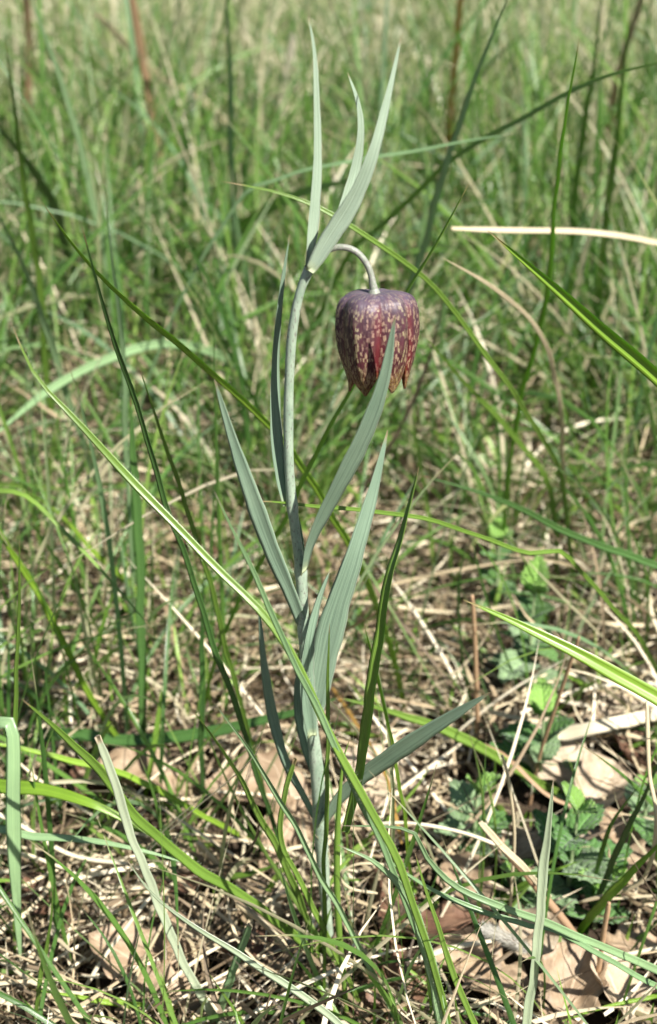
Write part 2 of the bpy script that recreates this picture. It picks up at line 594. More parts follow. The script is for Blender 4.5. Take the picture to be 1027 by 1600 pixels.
def hairs_on(fr, n, length, v0=0.0, v1=1.0, edge=True, r=.00004):
    Q, Sd, N, W = fr
    vs, qs = [], []
    for k in range(n):
        t = random.uniform(v0, v1) * (len(Q) - 1)
        i = min(int(t), len(Q) - 2)
        f = t - i
        q = Q[i] * (1 - f) + Q[i + 1] * f
        s = random.choice((-1, 1)) if edge else random.uniform(-1, 1)
        p = q + Sd[i] * W[i] * s
        T = Q[i + 1] - Q[i]
        T /= np.linalg.norm(T) + 1e-9
        d = Sd[i] * s * .9 + N[i] * random.uniform(-.3, .9) + T * random.uniform(-.2, .7)
        d /= np.linalg.norm(d)
        L = length * random.uniform(.5, 1.2)
        c = np.cross(d, T)
        c /= np.linalg.norm(c) + 1e-9
        c2 = np.cross(d, c)
        b = len(vs)
        vs += [p + c * r, p - c * .5 * r + c2 * r, p - c * .5 * r - c2 * r, p + d * L]
        qs += [(b, b + 1, b + 3), (b + 1, b + 2, b + 3), (b + 2, b, b + 3)]
    return mesh_np('hairs', np.array(vs), np.array(qs), np.zeros((len(vs), 2)))


def rebase(o_me, base):
    o_me.transform(Matrix.Translation(-Vector(base)))


# ------------------------------------------------------------------ the ground
def make_ground():
    gx = np.concatenate([-np.geomspace(60, 1.0, 22), np.linspace(-.95, .95, 200), np.geomspace(1.0, 60, 22)])
    gy = np.concatenate([-np.geomspace(30, .62, 14), np.linspace(-.6, 1.6, 230), np.geomspace(1.62, 150, 46)])
    X, Y = np.meshgrid(gx, gy)
    near = np.clip(1.6 - np.abs(X), 0, 1) * np.clip(2.2 - Y, 0, 1)
    Z = hgt(X, Y) + near * .0035 * (np.sin(X * 311 + Y * 173) * np.sin(Y * 277 - X * 91))
    nx, ny = len(gx), len(gy)
    idx = np.arange(nx * ny).reshape(ny, nx)
    q = np.stack([idx[:-1, :-1], idx[:-1, 1:], idx[1:, 1:], idx[1:, :-1]], -1).reshape(-1, 4)
    me = mesh_np('ground', np.stack([X, Y, Z], -1).reshape(-1, 3), q)
    tag(link('ground', me, 'meadow_soil'), kind='structure')


make_ground()


# ------------------------------------------------------------------ stuff: grass and litter nobody could count
def field(name, mat, label, xy, el0, el_sd, bend, bend_sd, L, Lsd, Wd, seg, z0=0.0, zr=0.0, yaw=.6, cat='grass', two=False, fold=.35, az=None, rolls=.8, keep=None):
    n = len(xy)
    x, y = xy[:, 0], xy[:, 1]
    az = RNG.uniform(0, 2 * np.pi, n) if az is None else az
    e0 = np.clip(RNG.normal(el0, el_sd, n), -.2, 1.65)
    be = RNG.normal(bend, bend_sd, n)
    ln = np.clip(RNG.normal(L, Lsd, n), L * .3, L * 2.3)
    if keep is not None:
        ln = ln * keep
    wd = Wd * RNG.uniform(.55, 1.35, n) * .5
    yw = RNG.normal(0, yaw, n)
    t = np.linspace(0, 1, seg + 1)
    el = e0[:, None] - be[:, None] * t[None] ** 1.3
    a = az[:, None] + yw[:, None] * t[None]
    d = np.stack([np.cos(el) * np.cos(a), np.cos(el) * np.sin(a), np.sin(el)], -1) * (ln / seg)[:, None, None]
    z = hgt(x, y) + z0 + RNG.uniform(0, 1, n) * zr
    P = np.zeros((n, seg + 1, 3))
    P[:, 0] = np.stack([x, y, z], 1)
    P[:, 1:] = P[:, :1] + np.cumsum(d[:, :-1], axis=1)
    g = hgt(P[..., 0], P[..., 1]) + .001
    P[..., 2] = np.maximum(P[..., 2], g)
    drop = np.zeros(n, bool)
    for kx, ky, kr in KEEP:
        hit = (((P[..., 0] - kx) ** 2 + (P[..., 1] - ky) ** 2 < kr ** 2) & (P[..., 2] < .05)).any(1)
        drop |= hit & (RNG.uniform(0, 1, n) < .60)
    kp = ~drop
    P, a, el, wd = P[kp], a[kp], el[kp], wd[kp]
    n = int(kp.sum())
    side = np.stack([-np.sin(a), np.cos(a), np.zeros_like(a)], -1)
    T = np.gradient(P, axis=1)
    T /= np.linalg.norm(T, axis=-1)[..., None] + 1e-9
    nrm = np.cross(side, T)
    rl = RNG.normal(0, rolls, n)[:, None, None] + RNG.normal(0, .6, n)[:, None, None] * t[None, :, None]
    sd = side * np.cos(rl) + nrm * np.sin(rl)
    nm = -side * np.sin(rl) + nrm * np.cos(rl)
    prof = np.clip(np.minimum((1 - t) * 3.2, 1), .04, 1) * (.75 + .25 * np.minimum(t * 6, 1))
    hw = wd[:, None] * prof[None]
    if two:
        V = np.stack([P - sd * hw[..., None], P + sd * hw[..., None]], 2)
        c = 2
        us = np.array([0.1, .9])
    else:
        V = np.stack([P - sd * hw[..., None] + nm * hw[..., None] * fold, P, P + sd * hw[..., None] + nm * hw[..., None] * fold], 2)
        c = 3
        us = np.array([0, .5, 1])
    verts = V.reshape(-1, 3)
    base = (np.arange(n) * (seg + 1) * c)[:, None, None]
    i = (np.arange(seg) * c)[None, :, None]
    j = np.arange(c - 1)[None, None]
    b = base + i + j
    quads = np.stack([b, b + 1, b + c + 1, b + c], -1).reshape(-1, 4)
    uv = np.stack([np.tile(us, n * (seg + 1)), np.tile(np.repeat(t, c), n)], 1)
    me = mesh_np(name, verts, quads, uv)
    o = link(name, me, mat)
    return tag(o, label, cat, kind='stuff')


def scatter(n, y0, y1, spread=.50, margin=.19, power=1.0, clump=0.0, cs=9.0):
    """points in the widening wedge of ground in front of the lens and some way to its sides"""
    out = []
    tot = 0
    while tot < n:
        m = n * 2
        y = y0 + (y1 - y0) * RNG.uniform(0, 1, m) ** power
        hwid = margin + spread * (y - CAM.y)
        x = RNG.uniform(-1, 1, m) * hwid.max()
        ok = np.abs(x) < hwid
        if clump > 0:
            f = (np.sin(x * cs * 2.1 + 1) * np.sin(y * cs * 1.7 + 2) + np.sin(x * cs * 5.3 - y * cs * 3.1) * .6 + np.sin(x * cs * 11 + y * cs * 9) * .35)
            ok &= RNG.uniform(-1.2, 1.2, m) * (1.1 - clump) + f * clump > -.1
        p = np.stack([x[ok], y[ok]], 1)
        out.append(p)
        tot += len(p)
    return np.vstack(out)[:n]


KEEP = []
for kx, ky, kr in [(880, 1190, .026), (935, 1235, .02), (900, 1310, .018), (970, 1320, .014), (888, 1555, .017), (968, 1555, .016), (845, 1480, .014),
                   (765, 1535, .020), (600, 1430, .014), (420, 1245, .022), (600, 1215, .02), (225, 1222, .026), (225, 1508, .018), (440, 1310, .014),
                   (690, 1450, .014), (885, 1380, .020), (738, 1330, .018), (838, 1220, .018), (822, 1060, .026), (775, 940, .022), (1000, 1310, .018), (930, 1440, .012), (785, 1475, .014)]:
    g_ = ground_at(kx, ky, 0.01)
    KEEP.append((g_.x, g_.y, kr))


def tufted(n, y0, y1, per=14, sd=.008, **kw):
    """roots gathered in tufts, each blade leaning out of its tuft"""
    c = scatter(max(1, n // per), y0, y1, **kw)
    k = RNG.integers(0, len(c), n)
    off = RNG.normal(0, sd, (n, 2))
    return c[k] + off, np.arctan2(off[:, 1], off[:, 0]) + RNG.normal(0, .5, n)


T1 = tufted(2300, -.10, .38, 11, .006, clump=.4)
T2 = tufted(12500, .30, 1.10, 22, .010, clump=.35)
T3 = tufted(66000, .9, 2.6, 30, .018, clump=.2, cs=5)
# dry litter
field('dry_grass_litter', 'litter_straw', 'matted tan dry grass litter covering the soil round the flower stem',
      scatter(34000, -.22, .55), .06, .17, .12, .5, .050, .025, .0014, 6, 0, .016, yaw=.9, cat='dry litter')
field('dry_grass_litter', 'litter_straw', 'matted straw litter between grass tufts behind the flower',
      scatter(32000, .5, 1.7), .12, .25, .2, .6, .07, .03, .0019, 4, 0, .025, yaw=.9, cat='dry litter', two=True)
field('dry_stalk_litter', 'litter_straw', 'loose bent dry grass stalks lying over one another near the stem base',
      scatter(4700, -.22, .8), .28, .35, .5, .6, .09, .04, .0016, 8, 0, .012, yaw=1.2, cat='dry litter')
# meadow grass
field('near_meadow_grass', 'meadow_grass', 'thin green grass blades rising through the litter around the flower',
      T1[0], 1.15, .32, .7, .6, .095, .045, .0016, 10, yaw=.6, az=T1[1])
field('low_seedling_grass', 'bright_seedling', 'short bright green grass shoots low in the litter',
      scatter(2200, -.16, .5, clump=.6, cs=14), .9, .5, .5, .7, .035, .015, .0021, 6, yaw=.6)
field('middle_meadow_grass', 'meadow_grass', 'green meadow grass with dry blades mixed in behind the flower',
      T2[0], 1.2, .27, .75, .6, .135, .055, .0022, 9, yaw=.5, az=T2[1])
field('tall_meadow_grass', 'meadow_grass', 'scattered tall thin grass blades standing above the meadow behind the flower',
      scatter(650, .45, 2.2, clump=.4), 1.32, .17, .5, .4, .30, .08, .0028, 10, yaw=.4)
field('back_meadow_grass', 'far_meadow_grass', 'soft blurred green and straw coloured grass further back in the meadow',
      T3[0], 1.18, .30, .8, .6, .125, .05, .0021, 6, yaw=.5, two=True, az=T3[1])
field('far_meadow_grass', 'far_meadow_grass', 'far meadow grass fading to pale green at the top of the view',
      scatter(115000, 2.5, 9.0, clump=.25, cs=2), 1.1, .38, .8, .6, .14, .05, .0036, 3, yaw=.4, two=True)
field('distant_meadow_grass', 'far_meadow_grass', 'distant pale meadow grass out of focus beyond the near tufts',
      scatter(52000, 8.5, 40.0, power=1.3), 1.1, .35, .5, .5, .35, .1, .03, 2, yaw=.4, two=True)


# ------------------------------------------------------------------ the fritillary
def px_path(pts, ys):
    n = len(pts)
    if isinstance(ys, (int, float)):
        ys = [ys] * n
    elif len(ys) != n:
        d = [0]
        for a, b in zip(pts[:-1], pts[1:]):
            d.append(d[-1] + math.dist(a, b))
        ys = list(np.interp(np.array(d) / d[-1], np.linspace(0, 1, len(ys)), ys))
    return [at(p[0], p[1], y) for p, y in zip(pts, ys)]


stem_px = [(532, 1575), (517, 1480), (508, 1400), (501, 1290), (495, 1200), (485, 1110), (478, 1020), (474, 960), (470, 890),
           (461, 825), (454, 760), (451, 690), (452, 600), (457, 520), (468, 460), (484, 418)]
stem_hw = [6, 6.5, 8, 9.5, 11.5, 11.5, 10.5, 9.5, 10, 9.5, 8.5, 8, 7.8, 7.8, 7.6, 7]
stem3 = px_path(stem_px, [.004, 0, 0])
base = Vector((stem3[0].x, stem3[0].y, 0))
stem3[0].z = -.004
frit = bpy.data.objects.new('snakeshead_fritillary', None)
COL.objects.link(frit)
frit.location = base
tag(frit, 'single chequered purple snakeshead fritillary, nodding on a tall grey green stem with narrow leaves', 'flower')


def fpart(name, me, mat, parent=None):
    rebase(me, base)
    return link(name, me, mat, parent or frit)


Q = spline(stem3, 110)
rad = np.interp(np.linspace(0, 1, 110), np.linspace(0, 1, len(stem_hw)),
                [h * depth(p) / FPX for h, p in zip(stem_hw, stem3)])
rad = rad * (1 + .03 * np.sin(np.linspace(0, 70, 110)))
for nx_, ny_ in ((500, 1290), (485, 1120), (476, 985), (470, 893), (456, 790), (484, 424)):
    dd = np.linalg.norm(Q - np.array(at(nx_, ny_, 0)), axis=1)
    rad = rad * (1 + .22 * np.exp(-(dd / .0022) ** 2))
fpart('stem', tube('stem', Q, rad, 16), 'fritillary_stem')

LEAVES = [
    # points base -> tip, Y values, max width px, roll0, roll1, fold, material, where the widest point is
    ([(499, 1290), (478, 1248), (448, 1190), (428, 1120), (414, 1040), (404, 942)], [.001, .012, .012], 18, 52, 20, .5, 'fritillary_leaf', .5),
    ([(503, 1290), (530, 1247), (565, 1213), (640, 1160), (700, 1122), (766, 1082)], [0, -.015, -.028], 31, -62, -22, .3, 'fritillary_leaf', .55),
    ([(493, 1215), (476, 1150), (468, 1085), (474, 1020), (486, 975)], [.004, .007, .010], 26, -25, -8, .7, 'fritillary_leaf', .45),
    ([(490, 1125), (503, 1040), (522, 960), (552, 870), (582, 770), (606, 672)], [.0, -.004, .006], 47, -12, -32, .3, 'fritillary_leaf', .36),
    ([(487, 1150), (477, 1070), (480, 1008), (495, 945), (517, 888)], [-.005, -.010, -.004], 24, -20, -65, .8, 'fritillary_leaf', .45),
    ([(476, 985), (456, 932), (426, 862), (396, 780), (365, 690), (335, 592)], [.0, -.012, -.018], 30, 15, 8, .35, 'fritillary_leaf', .55),
    ([(474, 895), (484, 850), (506, 800), (540, 735), (574, 665), (600, 590), (618, 492)], [-.003, -.016, -.024], 31, -70, -14, .35, 'fritillary_leaf', .52),
    ([(447, 790), (437, 740), (430, 660), (430, 560), (439, 460), (453, 366)], [.0, .006, .006], 19, -30, -50, .4, 'fritillary_leaf', .3),
    ([(473, 888), (472, 850), (468, 810)], [.0, .004], 12, 30, 30, .6, 'fritillary_leaf', .2),
    ([(481, 420), (489, 340), (495, 250), (494, 150), (491, 80), (482, 24)], [.001, .004, .004], 19, -45, -30, .6, 'fritillary_bract', .22),
    ([(501, 400), (530, 345), (552, 275), (563, 210), (559, 160), (543, 113)], [.004, .012, .010], 20, -25, -45, .4, 'fritillary_bract', .4),
    ([(484, 424), (512, 376), (552, 312), (582, 240), (606, 150), (627, 58)], [-.003, -.005, .0], 30, -5, -40, .45, 'fritillary_bract', .25),
]
for li, (pts, ys, wpx, r0, r1, fold, mat, peak) in enumerate(LEAVES):
    P3 = px_path(pts, ys)
    n = 48
    q = spline(P3, n)
    t = np.linspace(0, 1, n)
    dmean = np.array([depth(Vector(x)) for x in q])
    prof = np.where(t < peak, .55 + .45 * np.sin(np.clip(t / peak, 0, 1) * math.pi / 2), np.clip((1 - t) / (1 - peak), 0, 1) ** .72)
    prof = np.maximum(prof, .03) * (1 + .03 * np.sin(t * 31 + li) + .02 * np.sin(t * 67 + li * 2))
    W = prof * wpx * .46 * dmean / FPX / max(.75, math.cos(R((r0 + r1) / 2)))
    me, fr = ribbon('leaf', q, W, r0, r1, fold, .00035, wave=.05)
    lo = fpart('leaf' if mat == 'fritillary_leaf' else 'bract', me, mat)

# pedicel and bell
ped_px = [(486, 424), (497, 402), (512, 391), (532, 386), (553, 391), (569, 406), (579, 426), (585, 456)]
ped3 = px_path(ped_px, [.0, -.002, -.004])
Qp = spline(ped3, 50)
fpart('flower_stalk', tube('flower_stalk', Qp, np.interp(np.linspace(0, 1, 50), [0, .1, .85, 1], [.0011, .00088, .00088, .0012]), 14), 'fritillary_pedicel')
ft = ped3[-1]
fl_dep = depth(ft)
RB = 67 * fl_dep / FPX
LB = .0258
AX = Vector((.03, -.20, -1)).normalized()
rv = np.array([0, .10, .20, .32, .45, .60, .74, .86, 1.0])
rr = np.array([.06, .44, .79, .95, 1.0, .99, .92, .80, .60])
rz = np.array([.02, .00, .04, .14, .30, .50, .70, .87, 1.06])
wv = np.array([.12, .32, .45, .51, .52, .49, .44, .34, .03])


def smooth_interp(x, xp, fp):
    """Catmull-Rom in 1D"""
    i = np.clip(np.searchsorted(xp, x, side='right') - 1, 0, len(xp) - 2)
    m = np.gradient(fp, xp)
    h = xp[i + 1] - xp[i]
    t = (x - xp[i]) / h
    return ((2 * t**3 - 3 * t**2 + 1) * fp[i] + (t**3 - 2 * t**2 + t) * h * m[i] + (-2 * t**3 + 3 * t**2) * fp[i + 1] + (t**3 - t**2) * h * m[i + 1])


def tepal(azd, inner, seed, tipcurl=0.0):
    rg = np.random.default_rng(seed)
    nu, nv = 25, 56
    v = np.linspace(0, 1, nv)
    u = np.linspace(-1, 1, nu)
    r = smooth_interp(v, rv, rr) * (0.885 if inner else 1.0)
    z = smooth_interp(v, rv, rz) * (1.0 if inner else 1.01)
    ww = np.maximum(smooth_interp(v, rv, wv), .015) * (1.08 if inner else .93)
    ww = ww * (1 + .03 * np.sin(v * 23 + seed) * (v > .6))
    U, Vv = np.meshgrid(u, v)
    lat = U * ww[:, None]
    rad_ = r[:, None] - 1.25 * lat ** 2 + .05 * np.exp(-(U / .2) ** 2) * np.sin(np.clip(Vv * 1.2, 0, 1) * math.pi)
    rad_ -= .10 * np.clip(np.abs(U) - .7, 0, 1) * np.clip(Vv * 2, 0, 1)
    zz = z[:, None] * np.ones_like(U) + .02 * np.abs(U) ** 2 * (Vv < .3)
    # little wrinkles and an uneven margin
    rad_ += .010 * np.sin(U * 7 + seed) * np.sin(Vv * 8 + seed * 2) + .006 * np.sin(U * 15 + seed * 3) * np.sin(Vv * 19)
    tip = np.clip((Vv - .84) / .16, 0, 1)
    rad_ += tipcurl * tip ** 2
    zz += .004 * np.sin(U * 19 + seed) * tip
    a = R(azd)
    e1 = Vector((math.sin(a), -math.cos(a), 0))
    e2 = Vector((math.cos(a), math.sin(a), 0))
    q = Vector((0, 0, -1)).rotation_difference(AX)
    e1, e2 = q @ e1, q @ e2
    P = (np.array(ft)[None, None] + np.array(e1)[None, None] * (rad_ * RB)[..., None] + np.array(e2)[None, None] * (lat * RB)[..., None]
         + np.array(AX)[None, None] * (zz * LB)[..., None])
    idx = np.arange(nu * nv).reshape(nv, nu)
    qd = np.stack([idx[:-1, :-1], idx[:-1, 1:], idx[1:, 1:], idx[1:, :-1]], -1).reshape(-1, 4)
    return mesh_np('tepal', P.reshape(-1, 3), qd, np.stack([(U.ravel() + 1) / 2, Vv.ravel()], 1))


# receptacle is the flower part's own mesh, the tepals are its sub-parts
rq = np.array([list(ft + AX * (k * .0012 - .0012)) for k in range(5)])
flower = fpart('flower', tube('flower', rq, [.0010, .0016, .0019, .0015, .0006], 14), 'fritillary_pedicel')
for azd, inner, seed, tc_ in ((-27, False, 1, .0), (98, False, 2, .10), (218, False, 3, 0), (45, True, 4, .0), (158, True, 5, 0), (278, True, 6, .12)):
    me = tepal(azd, inner, seed, tc_)
    o = fpart('tepal', me, 'chequered_tepal', flower)
    md = o.modifiers.new('thickness', 'SOLIDIFY')
    md.thickness = .00022
    md.offset = 0
pq = np.array([list(ft + AX * (k * .0045 + .002)) for k in range(6)])
fpart('pistil', tube('pistil', pq, [.0012, .0014, .0011, .0007, .0006, .0009], 10), 'herb_stem', flower)
for k in range(6):
    a = k * math.pi / 3 + .3
    o3 = Vector((math.cos(a), math.sin(a), 0))
    sq = np.array([list(ft + AX * (.003 + j * .0035) + o3 * (.0008 + .0007 * j)) for j in range(6)])
    fpart('stamen', tube('stamen', sq, [.0003, .0003, .0003, .0009, .0011, .0004], 8), 'stamen_yellow', flower)


# ------------------------------------------------------------------ single blades one can follow by eye
def blade(name, label, cat, group, pts, ys, wpx, mat, r0=20, r1=None, fold=.35, root=True, round_=0, hair=0, pinch=.0, peak=.35, tipw=.03, hv=(0, 1), blunt=False, thick=.00022):
    """pts run root -> tip in photograph pixels with a real distance Y; the root is carried down to the soil"""
    flat = ys == 'flat'
    if ys is None or flat:
        g0 = ground_at(*pts[0])
        ys = [g0.y, g0.y - .02]
    elif isinstance(ys, (int, float)):
        g0 = ground_at(*pts[0])
        ys = [g0.y, g0.y + ys]
    P3 = px_path(pts, ys)
    if flat:
        P3 = [ground_at(p[0], p[1], .024 + .008 * math.sin(i * 1.7)) for i, p in enumerate(pts)]
    if root:
        p0 = P3[0]
        if p0.z > .006:
            dirn = (P3[0] - P3[1])
            hor = Vector((dirn.x, dirn.y, 0))
            dz = max(-dirn.z, .15 * hor.length, 1e-4)
            k = min(p0.z / dz, .10 / max(hor.length, 1e-5))
            g = Vector((p0.x + hor.x * k * .8, p0.y + hor.y * k * .8, -.004))
            if p0.z > .03:
                mid = p0.lerp(g, .5) + Vector((hor.x, hor.y, 0)) * k * .12
                P3 = [g, mid] + P3
            else:
                P3 = [g] + P3
    n = 46
    q = spline(P3, n)
    if not round_:
        tt_ = np.linspace(0, 1, n)[:, None]
        ph_ = RNG.uniform(0, 6, (4, 3))
        am_ = np.linalg.norm(q[-1] - q[0]) * .002
        q = q + am_ * (np.sin(tt_ * 13 + ph_[0]) + .6 * np.sin(tt_ * 29 + ph_[1]) + .3 * np.sin(tt_ * 61 + ph_[2])) * np.sin(tt_ * math.pi)
    if not root:
        gz = hgt(q[:, 0], q[:, 1])
        q[:, 2] = np.maximum(q[:, 2], gz + .003)
    t = np.linspace(0, 1, n)
    dm = np.array([max(depth(Vector(x)), .12) for x in q])
    if blunt:
        prof = np.where(t > .97, .75, 1.0) * (1 + .05 * np.sin(t * 17))
        prof = prof * np.minimum(1, .6 + t * 8)
    else:
        LEN = np.linalg.norm(np.diff(q, axis=0), axis=1).sum()
        wm = wpx * dm[n // 2] / FPX
        tl = float(np.clip(wm * (11 if wpx > 14 else 20) / LEN, .08, .6))
        prof = np.minimum(.72 + .28 * t / peak, 1) * np.minimum(1, np.clip((1 - t) / tl, 0, 1) ** .7)
        prof = np.maximum(np.minimum(prof, 1), tipw)
    prof = prof * (1 + .035 * np.sin(t * 29 + len(label)) + .02 * np.sin(t * 71))
    dref = dm[n // 2]
    W = prof * wpx / 2 * np.clip(dm, dref * .8, dref * 1.25) / FPX
    bs = Vector((q[0][0], q[0][1], max(0.0, min(q[0][2], 10))))
    me, fr = ribbon(name, q, W, r0, r1 if r1 is not None else r0 + random.uniform(-25, 25), fold, thick, wave=.12, ell=round_)
    hm = None
    if hair:
        hm = hairs_on(fr, hair, .0011, hv[0], hv[1])
        rebase(hm, bs)
    rebase(me, bs)
    if hair:
        o = bpy.data.objects.new(name, None)
        COL.objects.link(o)
        o.location = bs
        link('blade', me, mat, o)
        hh = link('hairs', hm, 'leaf_hair', o)
        hh['kind'] = 'stuff'
    else:
        o = link(name, me, mat)
        o.location = bs
    tag(o, label, cat, group)
    return o


GG = 'grass blades standing in the near meadow'


def grass(label, pts, ys, w, mat='grass_green', **kw):
    return blade('grass_blade', label, 'grass blade', GG, pts, ys, w, mat, **kw)


def straw(label, pts, ys, w, mat='dry_straw', **kw):
    kw.setdefault('root', False)
    kw.setdefault('blunt', True)
    kw.setdefault('fold', .2)
    return blade('dry_straw', label, 'dry straw', 'dry stalks in the litter', pts, ys, w, mat, **kw)


# --- blades in front of or beside the stem
grass('long hairy green blade crossing in front of the flower stem',
      [(722, 1700), (690, 1560), (632, 1375), (568, 1245), (500, 1105), (432, 988), (325, 872), (205, 752), (118, 655), (55, 585), (18, 505)],
      [-.06, -.055, -.045, -.025, -.012], 13, 'grass_green', r0=10, r1=10, fold=.25, hair=900, peak=.5)
grass('thin dark green blade left of the stem, passing behind the hairy blade',
      [(470, 1420), (432, 1300), (392, 1180), (350, 1050), (302, 905), (262, 790), (208, 620), (163, 480), (128, 353)], -.03, 10, 'grass_dark', peak=.4)
grass('thin mid green blade rising beside the thin dark green one',
      [(425, 1290), (386, 1130), (350, 1000), (320, 885), (285, 768), (250, 668), (216, 570)], -.03, 9, 'grass_green', peak=.4)
grass('upright dark green flat blade with a shadowed left edge, left of the crossing blades',
      [(221, 1196), (222, 1060), (219, 900), (211, 760), (204, 620)], -.015, 15, 'grass_dark', r0=-20, peak=.4)
grass('slender blurred upright blade rising behind the dark flat one',
      [(212, 1010), (203, 800), (193, 560), (178, 430), (166, 318)], -.01, 10, 'grass_glaucous')
grass('bright green blade running down to the right from the left edge of the view',
      [(222, 1205), (160, 1118), (110, 1025), (60, 930), (0, 830), (-60, 725)], -.02, 11, 'grass_bright')
grass('very thin upright green blade near the left edge above the folded blade',
      [(24, 1500), (22, 1300), (24, 1130), (29, 1000), (31, 838)], 0.0, 8, 'grass_green')
grass('wide grey green blade at the left edge, folded over and hanging down',
      [(-70, 1420), (-45, 1240), (-22, 1150), (-2, 1127), (12, 1128), (20, 1152), (21, 1240), (23, 1340), (28, 1440), (33, 1512)],
      [.03, .01, -.005, -.01], 23, 'grass_glaucous', r0=20, r1=5, fold=.15, peak=.7)
grass('yellow green hairy blade reaching in from the left edge above the leaf litter',
      [(430, 1335), (300, 1264), (205, 1215), (100, 1184), (0, 1163), (-80, 1150)], -.03, 10, 'grass_bright', hair=250)
grass('long mid green hairy blade from the stem base towards the folded blade',
      [(533, 1538), (480, 1480), (420, 1428), (350, 1382), (290, 1344), (225, 1290), (160, 1208), (100, 1148), (34, 1092)], -.04, 16, 'grass_green', hair=300, peak=.3, r0=5)
grass('whitish green flattened blade slanting from the litter to the bottom edge',
      [(352, 1620), (300, 1528), (250, 1420), (208, 1312), (180, 1222), (152, 1150)], -.03, 14, 'grass_pale', blunt=True, r0=0)
grass('short grey green leaf lying sideways with a blunt lit tip, above the whitish blade',
      [(120, 1338), (230, 1369), (320, 1374), (395, 1364), (442, 1346)], -.03, 20, 'grass_green', r0=10, peak=.62)
grass('pale green arching blade from the lower left litter to the bottom centre',
      [(560, 1625), (450, 1541), (372, 1490), (295, 1440), (235, 1392), (196, 1340)], [-.07, -.05], 13, 'grass_pale', r0=35)
grass('bright green blade lying flat along the bottom left edge',
      [(360, 1602), (250, 1578), (150, 1562), (50, 1546)], [-.015, -.03], 14, 'grass_bright', r0=10)
grass('broad mid green hairy leaf pointing right over the shaded oak leaf at the left',
      [(-60, 1222), (0, 1228), (60, 1234), (125, 1250), (180, 1272), (260, 1320)], [0.02, 0.0, -.005], 23, 'grass_bright', r0=0, peak=.6, hair=120)
grass('narrow grey green blade lying level under the broad hairy leaf at the left edge',
      [(-50, 1303), (60, 1308), (150, 1316), (230, 1330), (300, 1352)], [0.0, -.01], 13, 'grass_glaucous', r0=0)
grass('bright green wide blade standing right of the stem in front of the litter',
      [(540, 1300), (556, 1235), (572, 1150), (583, 1060), (604, 925), (630, 830), (655, 728)], [-.02, -.035, -.02], 18, 'grass_green', r0=10, r1=50, fold=.7, peak=.35, root=False)
grass('olive green round grass stem rising just right of the flower stem base',
      [(540, 1560), (529, 1440), (527, 1320), (535, 1200), (548, 1150)], [-.025, -.025], 10, 'grass_green', round_=.8)
grass('tiny dark needle thin blade right of the flower stem, tip at the big leaf',
      [(508, 1400), (511, 1200), (513, 1080), (515, 973)], [-.02, -.02], 7, 'grass_green')
grass('very thin green blade curving down right of the bright wide blade',
      [(655, 1480), (640, 1345), (624, 1228), (608, 1130), (588, 1050), (568, 972)], -.02, 6, 'grass_bright')
grass('large sharp yellow green blade entering from the right edge, tip left of the herb leaves',
      [(1180, 1168), (1090, 1125), (1000, 1073), (900, 1020), (800, 970), (724, 937)], [-.03, -.01], 24, 'grass_bright', r0=-15, r1=0, fold=.5, peak=.3)
grass('large sharp green blade entering from the right edge beside the flower',
      [(1160, 700), (1060, 622), (975, 545), (900, 477), (830, 417), (762, 360)], [.03, .03], 24, 'grass_bright', r0=20, fold=.7)
grass('tall upright green blade with a brown dry tip, right of the flower',
      [(790, 800), (815, 625), (838, 535), (852, 455), (864, 370), (876, 255), (890, 150), (905, 62)], [.25, .2, .1], 11, 'grass_bright', r0=40)
grass('short bright green blade crossing just behind the flower bell',
      [(455, 790), (505, 690), (560, 590), (605, 510), (645, 440), (690, 365), (735, 283)], [.10, .06], 10, 'grass_bright', r0=40)
grass('long green blade arching from behind the bracts down to the right',
      [(893, 870), (880, 770), (850, 690), (795, 600), (740, 520), (690, 462), (630, 412), (560, 362), (500, 325), (430, 300), (345, 283)],
      [.22, .14, .10, .10], 8, 'grass_green', r0=20)
grass('long dark green blade arching up to the top right corner behind the flower',
      [(470, 560), (540, 412), (600, 345), (680, 272), (745, 224), (810, 190), (890, 146), (960, 115), (1060, 92)], [.42, .30, .2], 9, 'grass_green')
grass('dull grey green blade with a withered tip crossing the long arching blade',
      [(360, 330), (440, 275), (540, 253), (640, 238), (740, 219), (812, 208)], [.3, .25], 6, 'grass_glaucous', root=True)
grass('bluish upright blade leaning right towards the top edge behind the bell',
      [(600, 560), (640, 450), (680, 325), (712, 215), (752, 100), (800, -20)], [.35, .3, .25], 12, 'grass_glaucous')
grass('blurred upright blue green blade at the top, left of the tallest bract',
      [(365, 330), (362, 180), (357, 60), (352, -60)], [.5, .45], 11, 'grass_glaucous')
grass('broad dark green blade leaning right, behind the stem below the bracts',
      [(190, 510), (230, 465), (290, 422), (360, 368), (430, 322), (500, 292), (570, 280)], [.62, .42], 17, 'grass_green', r0=20)
grass('pale grey green arching blade on the left, bowing down to the left edge',
      [(430, 640), (385, 585), (320, 548), (255, 536), (190, 553), (120, 583), (50, 630), (-20, 690)], [.42, .32, .22], 15, 'grass_glaucous', r0=20, peak=.5)
grass('dark olive blade leaning in from the upper left edge',
      [(150, 520), (110, 400), (85, 325), (45, 255), (-20, 175)], [.60, .35], 13, 'grass_dark')
grass('green blade with a long brown thread tip pointing to the upper left',
      [(440, 690), (360, 603), (290, 545), (225, 492), (165, 440), (110, 378), (66, 316)], [.10, .06, .04], 12, 'grass_bright', peak=.3)
grass('thin level green blade touching the left leaf and passing behind the stem',
      [(900, 880), (830, 862), (730, 830), (640, 808), (560, 797), (490, 791), (440, 785), (396, 783)], [.07, .03, -.008], 7, 'grass_green')
